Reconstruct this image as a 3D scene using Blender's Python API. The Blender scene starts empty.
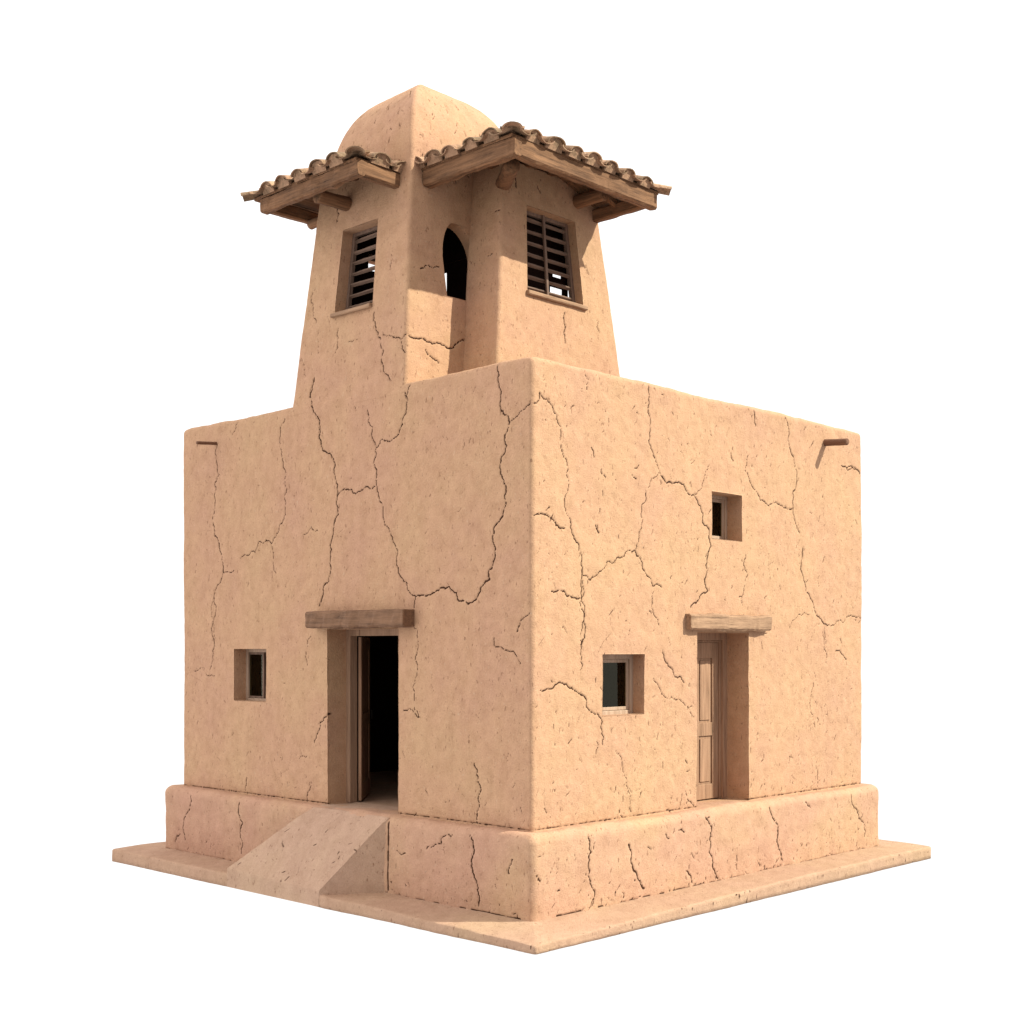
import bpy, math, random
import numpy as np
rng = np.random.RandomState(7)
random.seed(5)

# ------------------------------------------------------------------ scene, camera
sc = bpy.context.scene
col = bpy.data.collections.new("adobe_house_scene")
sc.collection.children.link(col)
sc.view_settings.view_transform = 'Standard'
sc.view_settings.look = 'None'
sc.view_settings.exposure = 0.50
sc.view_settings.gamma = 1.0

F_PX = 1318.0; HX = 512.0; HY = 649.0
AZ = math.atan2(1278, 1318)
CA, SA = math.cos(AZ), math.sin(AZ)
_d = F_PX * 5 / 477; _lat = 20 / F_PX * _d
CX = -(_lat * SA + _d * CA); CY = -(-_lat * CA + _d * SA); CZ = 183 * 5 / 477
cam = bpy.data.cameras.new("camera")
cam.sensor_width = 36.0
cam.lens = 36.0 * F_PX / 1024
cam.shift_y = (HY - 512) / 1024
cam.clip_start = 0.1; cam.clip_end = 2000
co = bpy.data.objects.new("camera", cam); col.objects.link(co)
co.location = (CX, CY, CZ)
co.rotation_euler = (math.radians(90), 0, -(math.pi / 2 - math.atan2(SA, CA)))
sc.camera = co
CAMP = np.array([CX, CY, CZ])

def ray(px, py):
    """viewing direction of a traced feature, used to measure it on the wall plane it lies in"""
    u = (px - HX) / F_PX; w = -(py - HY) / F_PX
    return np.array([u * SA + CA, -u * CA + SA, w])

def on_plane(px, py, p0, n):
    r = ray(px, py); t = np.dot(np.array(p0) - CAMP, n) / np.dot(r, n)
    return CAMP + t * r

# ------------------------------------------------------------------ noise
def _hash(ix, iy, iz, seed):
    h = (ix.astype(np.int64) * 374761393 + iy.astype(np.int64) * 668265263 + iz.astype(np.int64) * 2147483647 + seed * 974711) & 0xffffffff
    h = ((h ^ (h >> 13)) * 1274126177) & 0xffffffff
    h = h ^ (h >> 16)
    return (h & 0xffff) / 65535.0

def vnoise(P, scale, seed=0):
    Q = P * scale + 1000.0
    i = np.floor(Q).astype(np.int64); f = Q - i; f = f * f * (3 - 2 * f)
    r = 0
    for dx in (0, 1):
        for dy in (0, 1):
            for dz in (0, 1):
                w = (f[..., 0] if dx else 1 - f[..., 0]) * (f[..., 1] if dy else 1 - f[..., 1]) * (f[..., 2] if dz else 1 - f[..., 2])
                r = r + w * _hash(i[..., 0] + dx, i[..., 1] + dy, i[..., 2] + dz, seed)
    return r * 2 - 1

# ------------------------------------------------------------------ materials
def newmat(name):
    m = bpy.data.materials.new(name); m.use_nodes = True
    nt = m.node_tree
    return m, nt, nt.nodes["Principled BSDF"]

def N(nt, t, **kw):
    n = nt.nodes.new(t)
    for k, v in kw.items():
        if k in n.inputs: n.inputs[k].default_value = v
        else: setattr(n, k, v)
    return n

def ramp(nt, src, stops):
    r = nt.nodes.new('ShaderNodeValToRGB')
    el = r.color_ramp.elements
    while len(el) < len(stops): el.new(0.5)
    for e, (p, c) in zip(el, stops):
        e.position = p; e.color = (*c, 1) if len(c) == 3 else c
    nt.links.new(src, r.inputs[0])
    return r.outputs[0]

def mixc(nt, fac, a, b, mode='MIX'):
    m = nt.nodes.new('ShaderNodeMix'); m.data_type = 'RGBA'; m.blend_type = mode
    if isinstance(fac, (int, float)): m.inputs[0].default_value = fac
    else: nt.links.new(fac, m.inputs[0])
    for i, v in ((6, a), (7, b)):
        if isinstance(v, tuple): m.inputs[i].default_value = (*v, 1)
        else: nt.links.new(v, m.inputs[i])
    return m.outputs[2]

def coords(nt, scale=(1, 1, 1)):
    tc = nt.nodes.new('ShaderNodeTexCoord'); mp = nt.nodes.new('ShaderNodeMapping')
    nt.links.new(tc.outputs['Object'], mp.inputs[0]); mp.inputs['Scale'].default_value = scale
    return mp.outputs[0]

def noise(nt, vec, scale, detail=4, rough=0.55):
    n = nt.nodes.new('ShaderNodeTexNoise'); n.inputs['Scale'].default_value = scale
    n.inputs['Detail'].default_value = detail; n.inputs['Roughness'].default_value = rough
    nt.links.new(vec, n.inputs['Vector']); return n.outputs['Fac']

def adobe_mat(name, c1, c2, c3, bump=1.0):
    m, nt, bs = newmat(name)
    v = coords(nt)
    big = noise(nt, v, 0.9, 5, 0.6)
    base = ramp(nt, big, [(0.33, c1), (0.5, c2), (0.68, c3)])
    mid = noise(nt, v, 6, 6, 0.65)
    base = mixc(nt, 0.55, base, ramp(nt, mid, [(0.3, (0.40, 0.38, 0.36)), (0.5, (0.5, 0.5, 0.5)), (0.7, (0.58, 0.59, 0.6))]), 'OVERLAY')
    streak = noise(nt, coords(nt, (5, 5, 0.5)), 1.6, 5, 0.6)
    base = mixc(nt, ramp(nt, streak, [(0.55, (0, 0, 0)), (0.75, (0.16, 0.16, 0.16))]), base, (0.30, 0.17, 0.10))
    fine = noise(nt, v, 55, 4, 0.7)
    base = mixc(nt, 0.38, base, ramp(nt, fine, [(0.3, (0.36, 0.34, 0.33)), (0.5, (0.5, 0.5, 0.5)), (0.72, (0.62, 0.62, 0.62))]), 'OVERLAY')
    chips = noise(nt, coords(nt, (30, 30, 13)), 1.0, 3, 0.6)
    cm = ramp(nt, chips, [(0.65, (0, 0, 0)), (0.685, (0.7, 0.7, 0.7))])
    base = mixc(nt, cm, base, (0.20, 0.10, 0.055))
    pale = ramp(nt, noise(nt, coords(nt, (21, 21, 17)), 1.3, 3, 0.6), [(0.62, (0, 0, 0)), (0.72, (0.3, 0.3, 0.3))])
    base = mixc(nt, pale, base, (0.50, 0.37, 0.26))
    # worn lips of the cracks are a little paler, their bottoms hold dark earth
    at = nt.nodes.new('ShaderNodeAttribute'); at.attribute_name = 'crack'
    dk = ramp(nt, at.outputs['Fac'], [(0.2, (0, 0, 0)), (0.55, (1, 1, 1))])
    base = mixc(nt, dk, base, (0.05, 0.02, 0.01))
    nt.links.new(base, bs.inputs['Base Color'])
    bs.inputs['Roughness'].default_value = 0.95
    bs.inputs['Specular IOR Level'].default_value = 0.15
    b1 = N(nt, 'ShaderNodeBump', Strength=0.45 * bump, Distance=0.02)
    nt.links.new(mid, b1.inputs['Height'])
    b2 = N(nt, 'ShaderNodeBump', Strength=0.85 * bump, Distance=0.009)
    nt.links.new(mixc(nt, cm, fine, (0.0, 0.0, 0.0)), b2.inputs['Height']); nt.links.new(b1.outputs[0], b2.inputs['Normal'])
    nt.links.new(b2.outputs[0], bs.inputs['Normal'])
    return m

ADOBE = adobe_mat("adobe_plaster", (0.415, 0.232, 0.146), (0.428, 0.246, 0.146), (0.43, 0.258, 0.147))
ADOBE_PINK = adobe_mat("adobe_plinth_plaster", (0.405, 0.225, 0.150), (0.42, 0.242, 0.155), (0.425, 0.258, 0.152))
PAVING = adobe_mat("earth_paving", (0.375, 0.225, 0.150), (0.385, 0.237, 0.155), (0.39, 0.248, 0.155), 1.2)
RAMP_M = adobe_mat("trodden_ramp_earth", (0.385, 0.238, 0.165), (0.40, 0.252, 0.172), (0.405, 0.262, 0.172), 1.2)

def wood_mat(name, dark, light, axis, rough=0.85):
    m, nt, bs = newmat(name)
    s = [26, 26, 26]; s[axis] = 1.6
    g = noise(nt, coords(nt, tuple(s)), 1.0, 6, 0.7)
    s2 = [5, 5, 5]; s2[axis] = 0.8
    g2 = noise(nt, coords(nt, tuple(s2)), 1.0, 4, 0.6)
    c = ramp(nt, g, [(0.3, dark), (0.62, light)])
    c = mixc(nt, 0.5, c, ramp(nt, g2, [(0.3, (0.36, 0.35, 0.34)), (0.7, (0.6, 0.6, 0.6))]), 'OVERLAY')
    gr = ramp(nt, g, [(0.30, (1, 1, 1)), (0.37, (0, 0, 0))])
    c = mixc(nt, gr, c, tuple(x * 0.45 for x in dark))
    nt.links.new(c, bs.inputs['Base Color'])
    bs.inputs['Roughness'].default_value = rough
    bs.inputs['Specular IOR Level'].default_value = 0.25
    b = N(nt, 'ShaderNodeBump', Strength=0.9, Distance=0.012)
    nt.links.new(g, b.inputs['Height']); nt.links.new(b.outputs[0], bs.inputs['Normal'])
    return m

BEAM = [wood_mat("roof_beam_wood_" + a, (0.070, 0.032, 0.015), (0.225, 0.110, 0.053), i) for i, a in enumerate("xyz")]
LINT = [wood_mat("lintel_wood_" + a, (0.10, 0.050, 0.027), (0.20, 0.103, 0.056), i) for i, a in enumerate("xyz")]
LINTR = [wood_mat("pale_lintel_wood_" + a, (0.17, 0.095, 0.054), (0.36, 0.213, 0.128), i) for i, a in enumerate("xyz")]
DOORW = [wood_mat("door_wood_" + a, (0.20, 0.108, 0.062), (0.36, 0.205, 0.125), i) for i, a in enumerate("xyz")]
FRAMEW = [wood_mat("frame_wood_" + a, (0.22, 0.125, 0.075), (0.34, 0.205, 0.13), i) for i, a in enumerate("xyz")]
WINW = [wood_mat("window_frame_wood_" + a, (0.30, 0.19, 0.125), (0.44, 0.31, 0.225), i) for i, a in enumerate("xyz")]
DARK, _nt, _b = newmat("painted_room_shade"); _b.inputs["Base Color"].default_value = (0.022, 0.012, 0.009, 1); _b.inputs["Roughness"].default_value = 1.0; _b.inputs["Specular IOR Level"].default_value = 0.0  # near-black colour stands in for the shade inside the rooms
SLATW = [wood_mat("weathered_slat_wood_" + a, (0.11, 0.066, 0.046), (0.20, 0.125, 0.09), i) for i, a in enumerate("xyz")]
PEGW = [wood_mat("peg_wood_" + a, (0.12, 0.055, 0.03), (0.19, 0.09, 0.05), i) for i, a in enumerate("xyz")]

def tile_mat():
    m, nt, bs = newmat("old_clay_tile")
    at = nt.nodes.new('ShaderNodeAttribute'); at.attribute_name = 'tone'
    c = ramp(nt, at.outputs['Fac'], [(0.0, (0.19, 0.125, 0.075)), (0.35, (0.27, 0.16, 0.095)), (0.7, (0.34, 0.19, 0.115)), (1.0, (0.42, 0.27, 0.17))])
    v = coords(nt)
    n1 = noise(nt, v, 9, 6, 0.7)
    c = mixc(nt, ramp(nt, n1, [(0.48, (0, 0, 0)), (0.62, (0.75, 0.75, 0.75))]), c, (0.14, 0.088, 0.05))
    n2 = noise(nt, v, 45, 4, 0.7)
    c = mixc(nt, 0.7, c, ramp(nt, n2, [(0.3, (0.3, 0.3, 0.3)), (0.7, (0.68, 0.68, 0.68))]), 'OVERLAY')
    nt.links.new(c, bs.inputs['Base Color']); bs.inputs['Roughness'].default_value = 0.9
    bs.inputs['Specular IOR Level'].default_value = 0.2
    b = N(nt, 'ShaderNodeBump', Strength=0.6, Distance=0.01)
    nt.links.new(n2, b.inputs['Height']); nt.links.new(b.outputs[0], bs.inputs['Normal'])
    return m
TILE = tile_mat()

def glass_mat():
    m = bpy.data.materials.new("old_window_glass"); m.use_nodes = True
    nt = m.node_tree; nt.nodes.clear()
    out = nt.nodes.new('ShaderNodeOutputMaterial')
    tr = N(nt, 'ShaderNodeBsdfTransparent'); tr.inputs[0].default_value = (0.55, 0.54, 0.42, 1)
    gl = N(nt, 'ShaderNodeBsdfGlossy'); gl.inputs['Roughness'].default_value = 0.03
    gl.inputs[0].default_value = (0.70, 0.66, 0.50, 1)
    fr = N(nt, 'ShaderNodeFresnel'); fr.inputs[0].default_value = 1.45
    mx = nt.nodes.new('ShaderNodeMixShader')
    nt.links.new(fr.outputs[0], mx.inputs[0]); nt.links.new(tr.outputs[0], mx.inputs[1]); nt.links.new(gl.outputs[0], mx.inputs[2])
    nt.links.new(mx.outputs[0], out.inputs[0])
    return m
GLASS = glass_mat()
IRON, _nt, _b = newmat("dark_iron"); _b.inputs['Base Color'].default_value = (0.03, 0.025, 0.02, 1); _b.inputs['Metallic'].default_value = 0.6; _b.inputs['Roughness'].default_value = 0.6
CURT, _nt, _b = newmat("pale_curtain_cloth"); _b.inputs['Base Color'].default_value = (0.42, 0.40, 0.27, 1); _b.inputs['Roughness'].default_value = 1.0
GROUND, _nt, _b = newmat("white_ground")
_v = coords(_nt); _n = noise(_nt, _v, 3, 3)
_nt.links.new(ramp(_nt, _n, [(0.0, (0.86, 0.86, 0.86)), (1.0, (0.9, 0.9, 0.9))]), _b.inputs['Base Color']); _b.inputs['Roughness'].default_value = 1.0
_b.inputs['Specular IOR Level'].default_value = 0.0

# ------------------------------------------------------------------ object helpers
ROOT_LOC = (3.4, 3.3, -1.06)
house = bpy.data.objects.new("adobe_house", None); col.objects.link(house)
house.location = ROOT_LOC
house["label"] = "cracked two-storey clay house with tapered tower, tiled eaves, entrance ramp and flat base slab"
house["category"] = "house"

def link_mesh(name, me, mat, parent=None, label=None):
    o = bpy.data.objects.new(name, me); col.objects.link(o)
    if mat: me.materials.append(mat)
    if parent is None: parent = house
    o.parent = parent
    if parent is house: o.location = tuple(-c for c in ROOT_LOC)
    if label: o["label"] = label
    return o

def np_mesh(name, V, quads, attrs=None, smooth=True, ngons=()):
    me = bpy.data.meshes.new(name)
    V = np.asarray(V, dtype=np.float32); quads = np.asarray(quads, dtype=np.int32).reshape(-1, 4)
    nq = len(quads); extra = [list(g) for g in ngons]
    loops = np.concatenate([quads.ravel()] + [np.array(g, dtype=np.int32) for g in extra]) if extra else quads.ravel()
    me.vertices.add(len(V)); me.vertices.foreach_set("co", V.ravel())
    me.loops.add(len(loops)); me.loops.foreach_set("vertex_index", loops)
    starts = list(range(0, nq * 4, 4)); p = nq * 4
    for g in extra: starts.append(p); p += len(g)
    me.polygons.add(len(starts)); me.polygons.foreach_set("loop_start", np.array(starts, dtype=np.int32))
    me.update(calc_edges=True)
    me.polygons.foreach_set("use_smooth", np.full(len(starts), smooth))
    for k, a in (attrs or {}).items():
        at = me.attributes.new(k, 'FLOAT', 'POINT'); at.data.foreach_set("value", np.asarray(a, dtype=np.float32))
    me.validate(); me.update()
    return me

class MB:
    """collects vertices / quads (+ a per-vertex tone) into one mesh"""
    def __init__(s): s.V = []; s.Q = []; s.T = []; s.G = []; s.n = 0
    def add(s, V, Q, tone=0.5, G=()):
        V = np.asarray(V, float).reshape(-1, 3)
        s.V.append(V); s.Q += [[a + s.n for a in q] for q in Q]; s.G += [[a + s.n for a in g] for g in G]
        s.T.append(np.full(len(V), tone)); s.n += len(V)
    def build(s, name, mat, parent=None, smooth=False, label=None):
        me = np_mesh(name, np.concatenate(s.V), s.Q if s.Q else np.zeros((0, 4)), {'tone': np.concatenate(s.T)}, smooth, s.G)
        return link_mesh(name, me, mat, parent, label)

def timber(p0, p1, w, h, seed=0, rough=0.006, bev=0.012, seg=None, up=(0, 0, 1), sag=0.0, rnd=False):
    """a hand-cut beam from p0 to p1: chamfered (or round) section, uneven along its length"""
    p0 = np.array(p0, float); p1 = np.array(p1, float); d = p1 - p0; L = np.linalg.norm(d); d /= L
    up = np.array(up, float); side = np.cross(d, up); side /= np.linalg.norm(side); u2 = np.cross(side, d)
    if rnd:
        sec = [(0.5 * w * math.cos(a), 0.5 * h * math.sin(a)) for a in np.linspace(0, 2 * math.pi, 15)[:-1]]
    else:
        a, b = w / 2, h / 2; c = min(bev, a * 0.45, b * 0.45)
        sec = [(-a + c, -b), (0, -b), (a - c, -b), (a, -b + c), (a, 0), (a, b - c), (a - c, b), (0, b), (-a + c, b), (-a, b - c), (-a, 0), (-a, -b + c)]
    n = len(sec); seg = seg or max(2, int(L / 0.05))
    ts = np.concatenate([[0, min(0.25, bev * 0.6 / L)], np.linspace(0, 1, seg + 1)[1:-1], [1 - min(0.25, bev * 0.6 / L), 1]])
    V = []
    for k, t in enumerate(ts):
        sh = 1 - (0.10 if k in (0, len(ts) - 1) else 0) * min(1, 0.03 / max(w, h) * 4)
        c0 = p0 + d * L * t - np.array([0, 0, sag]) * math.sin(math.pi * t)
        for (x, y) in sec: V.append(c0 + side * x * sh + u2 * y * sh)
    V = np.array(V)
    off = rough * (vnoise(V, 6, seed) * 0.8 + vnoise(V, 22, seed + 3) * 0.45)
    ctr = np.repeat(np.array([p0 + d * L * t for t in ts]), n, axis=0)
    dirn = V - ctr; dirn /= np.maximum(np.linalg.norm(dirn, axis=1), 1e-6)[:, None]
    V = V + dirn * off[:, None]
    Q = []
    for k in range(len(ts) - 1):
        for i in range(n):
            j = (i + 1) % n; Q.append([k * n + i, (k + 1) * n + i, (k + 1) * n + j, k * n + j])
    G = [list(range(n)), list(range((len(ts) - 1) * n, len(ts) * n))[::-1]]
    return V, Q, G

def beam(name, p0, p1, w, h, mats, parent=None, seed=0, label=None, **kw):
    d = np.abs(np.array(p1) - np.array(p0)); ax = int(np.argmax(d))
    V, Q, G = timber(p0, p1, w, h, seed, **kw)
    mb = MB(); mb.add(V, Q, 0.5, G)
    return mb.build(name, mats[ax], parent, smooth=kw.get('rnd', False), label=label)

def boxes(name, lst, mat, parent=None, bev=0.004, label=None):
    """several bevelled boxes (x0,x1,y0,y1,z0,z1) joined in one part"""
    mb = MB()
    for (x0, x1, y0, y1, z0, z1) in lst:
        dx, dy, dz = x1 - x0, y1 - y0, z1 - z0
        ax = int(np.argmax([dx, dy, dz])); c = ((x0 + x1) / 2, (y0 + y1) / 2, (z0 + z1) / 2)
        if ax == 2: V, Q, G = timber((c[0], c[1], z0), (c[0], c[1], z1), dx, dy, 1, 0.0006, bev, 3, up=(0, 1, 0))
        elif ax == 0: V, Q, G = timber((x0, c[1], c[2]), (x1, c[1], c[2]), dy, dz, 2, 0.0006, bev, 3)
        else: V, Q, G = timber((c[0], y0, c[2]), (c[0], y1, c[2]), dx, dz, 3, 0.0006, bev, 3)
        mb.add(V, Q, 0.5, G)
    return mb.build(name, mat, parent, label=label)

# ------------------------------------------------------------------ cracked plaster shells
def zoomed(ox, oy, s, pts): return [(ox + x * s, oy + y * s) for x, y in pts]

def jitter(pts, seed, n=4, amp=0.20):
    """break a measured crack line into a ragged one (in 3-D, in its wall plane)"""
    r = np.random.RandomState(seed); P = [np.array(p) for p in pts]
    for _ in range(n):
        Q = [P[0]]
        for a, b in zip(P[:-1], P[1:]):
            L = np.linalg.norm(b - a); m = (a + b) / 2
            if L > 0.022:
                d = (b - a) / L; h = np.array([d[0], d[1], 0]);
                t = np.array([d[1] * 0 + (abs(d[2])) * _tan[0], abs(d[2]) * _tan[1], -np.sign(d[2] + 1e-9) * np.dot(d[:2], _tan[:2])])
                m = m + t * r.uniform(-amp, amp) * L
                Q += [m, b]
            else: Q.append(b)
        P = Q
    return P
_tan = np.array([1.0, 0, 0])

def crack_field(V, segs):
    """V (n,3) -> 0..1 : how deep inside a crack each vertex is ; segs = (a, b, wa, wb, strength)"""
    out = np.zeros(len(V))
    order = np.argsort(V[:, 2]); zs = V[order, 2]
    for a, b, wa, wb, st in segs:
        w = max(wa, wb) * 1.6
        i0 = np.searchsorted(zs, min(a[2], b[2]) - w); i1 = np.searchsorted(zs, max(a[2], b[2]) + w)
        if i1 <= i0: continue
        idx = order[i0:i1]; P = V[idx]
        m = (P[:, 0] > min(a[0], b[0]) - w - 0.02) & (P[:, 0] < max(a[0], b[0]) + w + 0.02) & (P[:, 1] > min(a[1], b[1]) - w - 0.02) & (P[:, 1] < max(a[1], b[1]) + w + 0.02)
        idx = idx[m]; P = P[m]
        if not len(idx): continue
        ab = b - a; t = np.clip(((P - a) @ ab) / max(ab @ ab, 1e-9), 0, 1)
        d = np.linalg.norm(P - a - t[:, None] * ab, axis=1); ww = wa + (wb - wa) * t
        v = np.clip(1.3 - d / ww, 0, 1) * st
        out[idx] = np.maximum(out[idx], v)
    return out

def ring(corners, r, cols, nseg=6):
    """closed ring through rounded corners; cols[i] = fractions along side i"""
    C = [np.array(c, float) for c in corners]; n = len(C); P = []
    D = [(C[(i + 1) % n] - C[i]) for i in range(n)]; Ls = [np.linalg.norm(d) for d in D]; D = [d / l for d, l in zip(D, Ls)]
    for i in range(n):
        s = C[i] + D[i] * r; L = Ls[i] - 2 * r
        for f in cols[i]: P.append(s + D[i] * L * f)
        # arc about corner i+1
        j = (i + 1) % n; c = C[j] - D[i] * r + D[j] * r
        n0 = np.array([D[i][1], -D[i][0]]); n1 = np.array([D[j][1], -D[j][0]])
        for k in range(1, nseg):
            a = math.pi / 2 * k / nseg; P.append(c + r * (n0 * math.cos(a) + n1 * math.sin(a)))
    return np.array(P)

def snap(arr, vals):
    arr = np.array(arr)
    for v in vals: arr[np.argmin(np.abs(arr - v))] = v
    return arr

class Shell:
    def __init__(s, corner_fn, r, z0, z1, cell, fine_sides, side_holes, top_rings=(), coarse=0.12, nseg=6, extra_cols=None):
        """corner_fn(z)->4 corners ; side_holes {side: [(f0,f1,z0,z1,depth)]} ; top_rings [(z,corners,r)]"""
        c0 = corner_fn((z0 + z1) / 2); s.cols = []
        for i in range(4):
            L = np.linalg.norm(np.array(c0[(i + 1) % 4]) - np.array(c0[i])) - 2 * r
            n = max(2, int(L / (cell if i in fine_sides else coarse)))
            f = np.linspace(0, 1, n + 1)
            hs = side_holes.get(i, [])
            s.cols.append(snap(f, [v for h in hs for v in h[:2]]))
        nz = int((z1 - z0) / cell); zz = np.linspace(z0, z1, nz + 1)
        zz = snap(zz, [v for hs in side_holes.values() for h in hs for v in h[2:4]])
        rows = [(z, corner_fn(z), r) for z in zz] + list(top_rings)
        R = []
        for z, c, rr in rows:
            q = ring(c, rr, s.cols, nseg); R.append(np.column_stack([q, np.full(len(q), z)]))
        s.P = np.array(R); s.zz = zz; s.nseg = nseg; s.holes = side_holes; s.r = r; s.corner_fn = corner_fn
        s.starts = []; k = 0
        for c in s.cols: s.starts.append(k); k += len(c) + nseg - 1
        s.nc = k
    def build(s, name, mat, segs, amp=1.0, crack_depth=0.022, cap=True, seed=0, parent=None, wear=None, label=None):
        P = s.P; du = np.roll(P, -1, 1) - np.roll(P, 1, 1)
        dv = np.empty_like(P); dv[1:-1] = P[2:] - P[:-2]; dv[0] = P[1] - P[0]; dv[-1] = P[-1] - P[-2]
        nn = np.cross(du, dv); nn /= np.maximum(np.linalg.norm(nn, axis=2), 1e-9)[..., None]
        V = P.reshape(-1, 3).copy(); NN = nn.reshape(-1, 3)
        d = amp * (0.010 * vnoise(V, 0.9, seed) + 0.005 * vnoise(V, 3.1, seed + 1) + 0.0022 * vnoise(V, 9.0, seed + 2) + 0.0014 * vnoise(V, 24.0, seed + 3))
        pit = np.clip(vnoise(V, 17, seed + 9) - 0.62, 0, 1) * 3
        cr = crack_field(V, segs)
        d = d - 0.004 * pit - crack_depth * cr
        if wear is not None: d = d + wear(V)
        V = V + NN * d[:, None]
        nr, nc = P.shape[:2]
        J, I = np.meshgrid(np.arange(nr - 1), np.arange(nc), indexing='ij'); keep = np.ones(J.shape, bool)
        loops = []
        for side, hs in s.holes.items():
            for (f0, f1, z0, z1, depth) in hs:
                a = s.starts[side] + int(np.argmin(np.abs(s.cols[side] - f0))); b = s.starts[side] + int(np.argmin(np.abs(s.cols[side] - f1)))
                c = int(np.argmin(np.abs(s.zz - z0))); e = int(np.argmin(np.abs(s.zz - z1)))
                keep[c:e, a:b] = False
                lp = [(c, i) for i in range(a, b)] + [(j, b) for j in range(c, e)] + [(e, i) for i in range(b, a, -1)] + [(j, a) for j in range(e, c, -1)]
                loops.append((side, lp, depth))
        J, I = J[keep], I[keep]; I2 = (I + 1) % nc
        Q = np.column_stack([J * nc + I, J * nc + I2, (J + 1) * nc + I2, (J + 1) * nc + I])
        Vs = [V]; Qs = [Q]; base = len(V); crs = [cr]
        for side, lp, depth in loops:
            ids = np.array([j * nc + i for j, i in lp]); m = len(ids)
            cn = s.corner_fn(float(np.mean(V[ids, 2]))); dd = np.array(cn[(side + 1) % 4]) - np.array(cn[side]); dd /= np.linalg.norm(dd)
            n3 = np.array([dd[1], -dd[0], 0.0]); org = np.array([*cn[side], 0.0])
            prev = ids; steps = [0.006] + list(np.linspace(0, depth, 10)[1:])
            p0 = V[ids]; off0 = (p0 - org) @ n3
            ctr = p0.mean(0)
            for k, t in enumerate(steps):
                q = P.reshape(-1, 3)[ids] - n3 * t
                jit = 0.35 * amp * (0.010 * vnoise(q, 3, seed + 5) + 0.004 * vnoise(q, 11, seed + 6))
                dirc = (ctr - q); dirc -= n3 * (dirc @ n3)[:, None]; dirc /= np.linalg.norm(dirc, axis=1)[:, None]
                q = q + dirc * jit[:, None] + n3 * (d[ids] * max(0, 1 - t / 0.05))[:, None]
                cur = base + np.arange(m); Vs.append(q); crs.append(cr[ids] * max(0, 1 - t / (depth * 0.25))); base += m
                nx = np.roll(np.arange(m), -1)
                Qs.append(np.column_stack([prev[nx], prev, cur, cur[nx]])); prev = cur
        V = np.concatenate(Vs); Q = np.concatenate(Qs)
        G = [[(nr - 1) * nc + i for i in range(nc)]] if cap else []
        me = np_mesh(name, V, Q, {'crack': np.concatenate(crs)}, True, G)
        s.V = V
        return link_mesh(name, me, mat, parent, label)

def segs_from_px(lines, p0, n, w=0.010, seed=0, strength=1.0):
    """crack lines measured on the photo -> ragged 3-D segments on the wall plane (p0, n)"""
    global _tan
    n = np.array(n, float); n /= np.linalg.norm(n); out = []
    _tan = np.array([-n[1], n[0], 0.0]); _tan /= np.linalg.norm(_tan)
    for q, ln in enumerate(lines):
        k = 1.0
        if isinstance(ln, tuple) and not isinstance(ln[0], tuple): k, ln = ln
        P = [on_plane(x, y, p0, n) for x, y in ln]; P = jitter(P, seed * 100 + q)
        r = np.random.RandomState(seed * 77 + q); m = len(P)
        ws = w * (0.3 + 0.65 * k) * (0.5 + 0.8 * r.rand(m)); ws[0] *= 0.5; ws[-1] *= 0.5
        st = min(1.0, strength * (0.55 + 0.45 * k))
        for i in range(m - 1):
            if r.rand() < 0.05: continue
            out.append((P[i], P[i + 1], ws[i], ws[i + 1], st))
    return out

def strokes(n, origin, eu, ev, lu, lv, seed, lo=0.02, hi=0.10, w=0.006, bias=None, st=0.8):
    """small shrinkage cracks, chips and straw marks scattered over a wall"""
    r = np.random.RandomState(seed); out = []; eu = np.array(eu, float); ev = np.array(ev, float); origin = np.array(origin, float)
    for _ in range(n):
        u = r.rand() * lu; v = r.rand() * lv
        if bias == 'low': v = lv * r.rand() ** 2.6
        if bias == 'high': v = lv * (1 - r.rand() ** 2.2)
        ang = r.normal(100, 28) * math.pi / 180; L = lo + (hi - lo) * r.rand() ** 2.5
        a = origin + eu * u + ev * v; k = r.randint(1, 3); ww = w * r.uniform(0.6, 1.4); s = st * r.uniform(0.35, 1.0)
        for i in range(k):
            an = ang + r.normal(0, 0.45); b = a + (eu * math.cos(an) - ev * math.sin(an)) * L / k
            out.append((a, b, ww, ww * 0.7, s)); a = b
    return out

def joint(p0, p1, w, seed, step=0.05, gap=0.25, st=1.0):
    """broken open joint along a straight meeting line"""
    r = np.random.RandomState(seed); p0 = np.array(p0, float); p1 = np.array(p1, float); L = np.linalg.norm(p1 - p0); d = (p1 - p0) / L; out = []; t = 0; off = 0
    on = True; nextz = np.array([0, 0, 1.0]) if abs(d[2]) < .5 else np.array([0, 0, 0.0])
    prev = p0
    while t < L:
        l = step * r.uniform(.5, 1.6); t = min(L, t + l); q = p0 + d * t + nextz * r.uniform(-.0015, .0015)
        if r.rand() > gap: ww = w * r.uniform(.8, 1.3); out.append((prev, q, ww, ww, st * r.uniform(.5, 1)))
        prev = q
        if t >= L: break
    return out

Z8 = lambda p: zoomed(170, 370, .3613, p)
Z5 = lambda p: zoomed(300, 580, .3904, p)
Z4 = lambda p: zoomed(100, 580, .3319, p)
Z3 = lambda p: zoomed(280, 180, .2344, p)
Z2 = lambda p: zoomed(400, 100, .2734, p)
R8 = lambda p: zoomed(500, 350, .3711, p)
Z7 = lambda p: zoomed(580, 460, .3516, p)
Z6 = lambda p: zoomed(500, 760, .4297, p)

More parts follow.
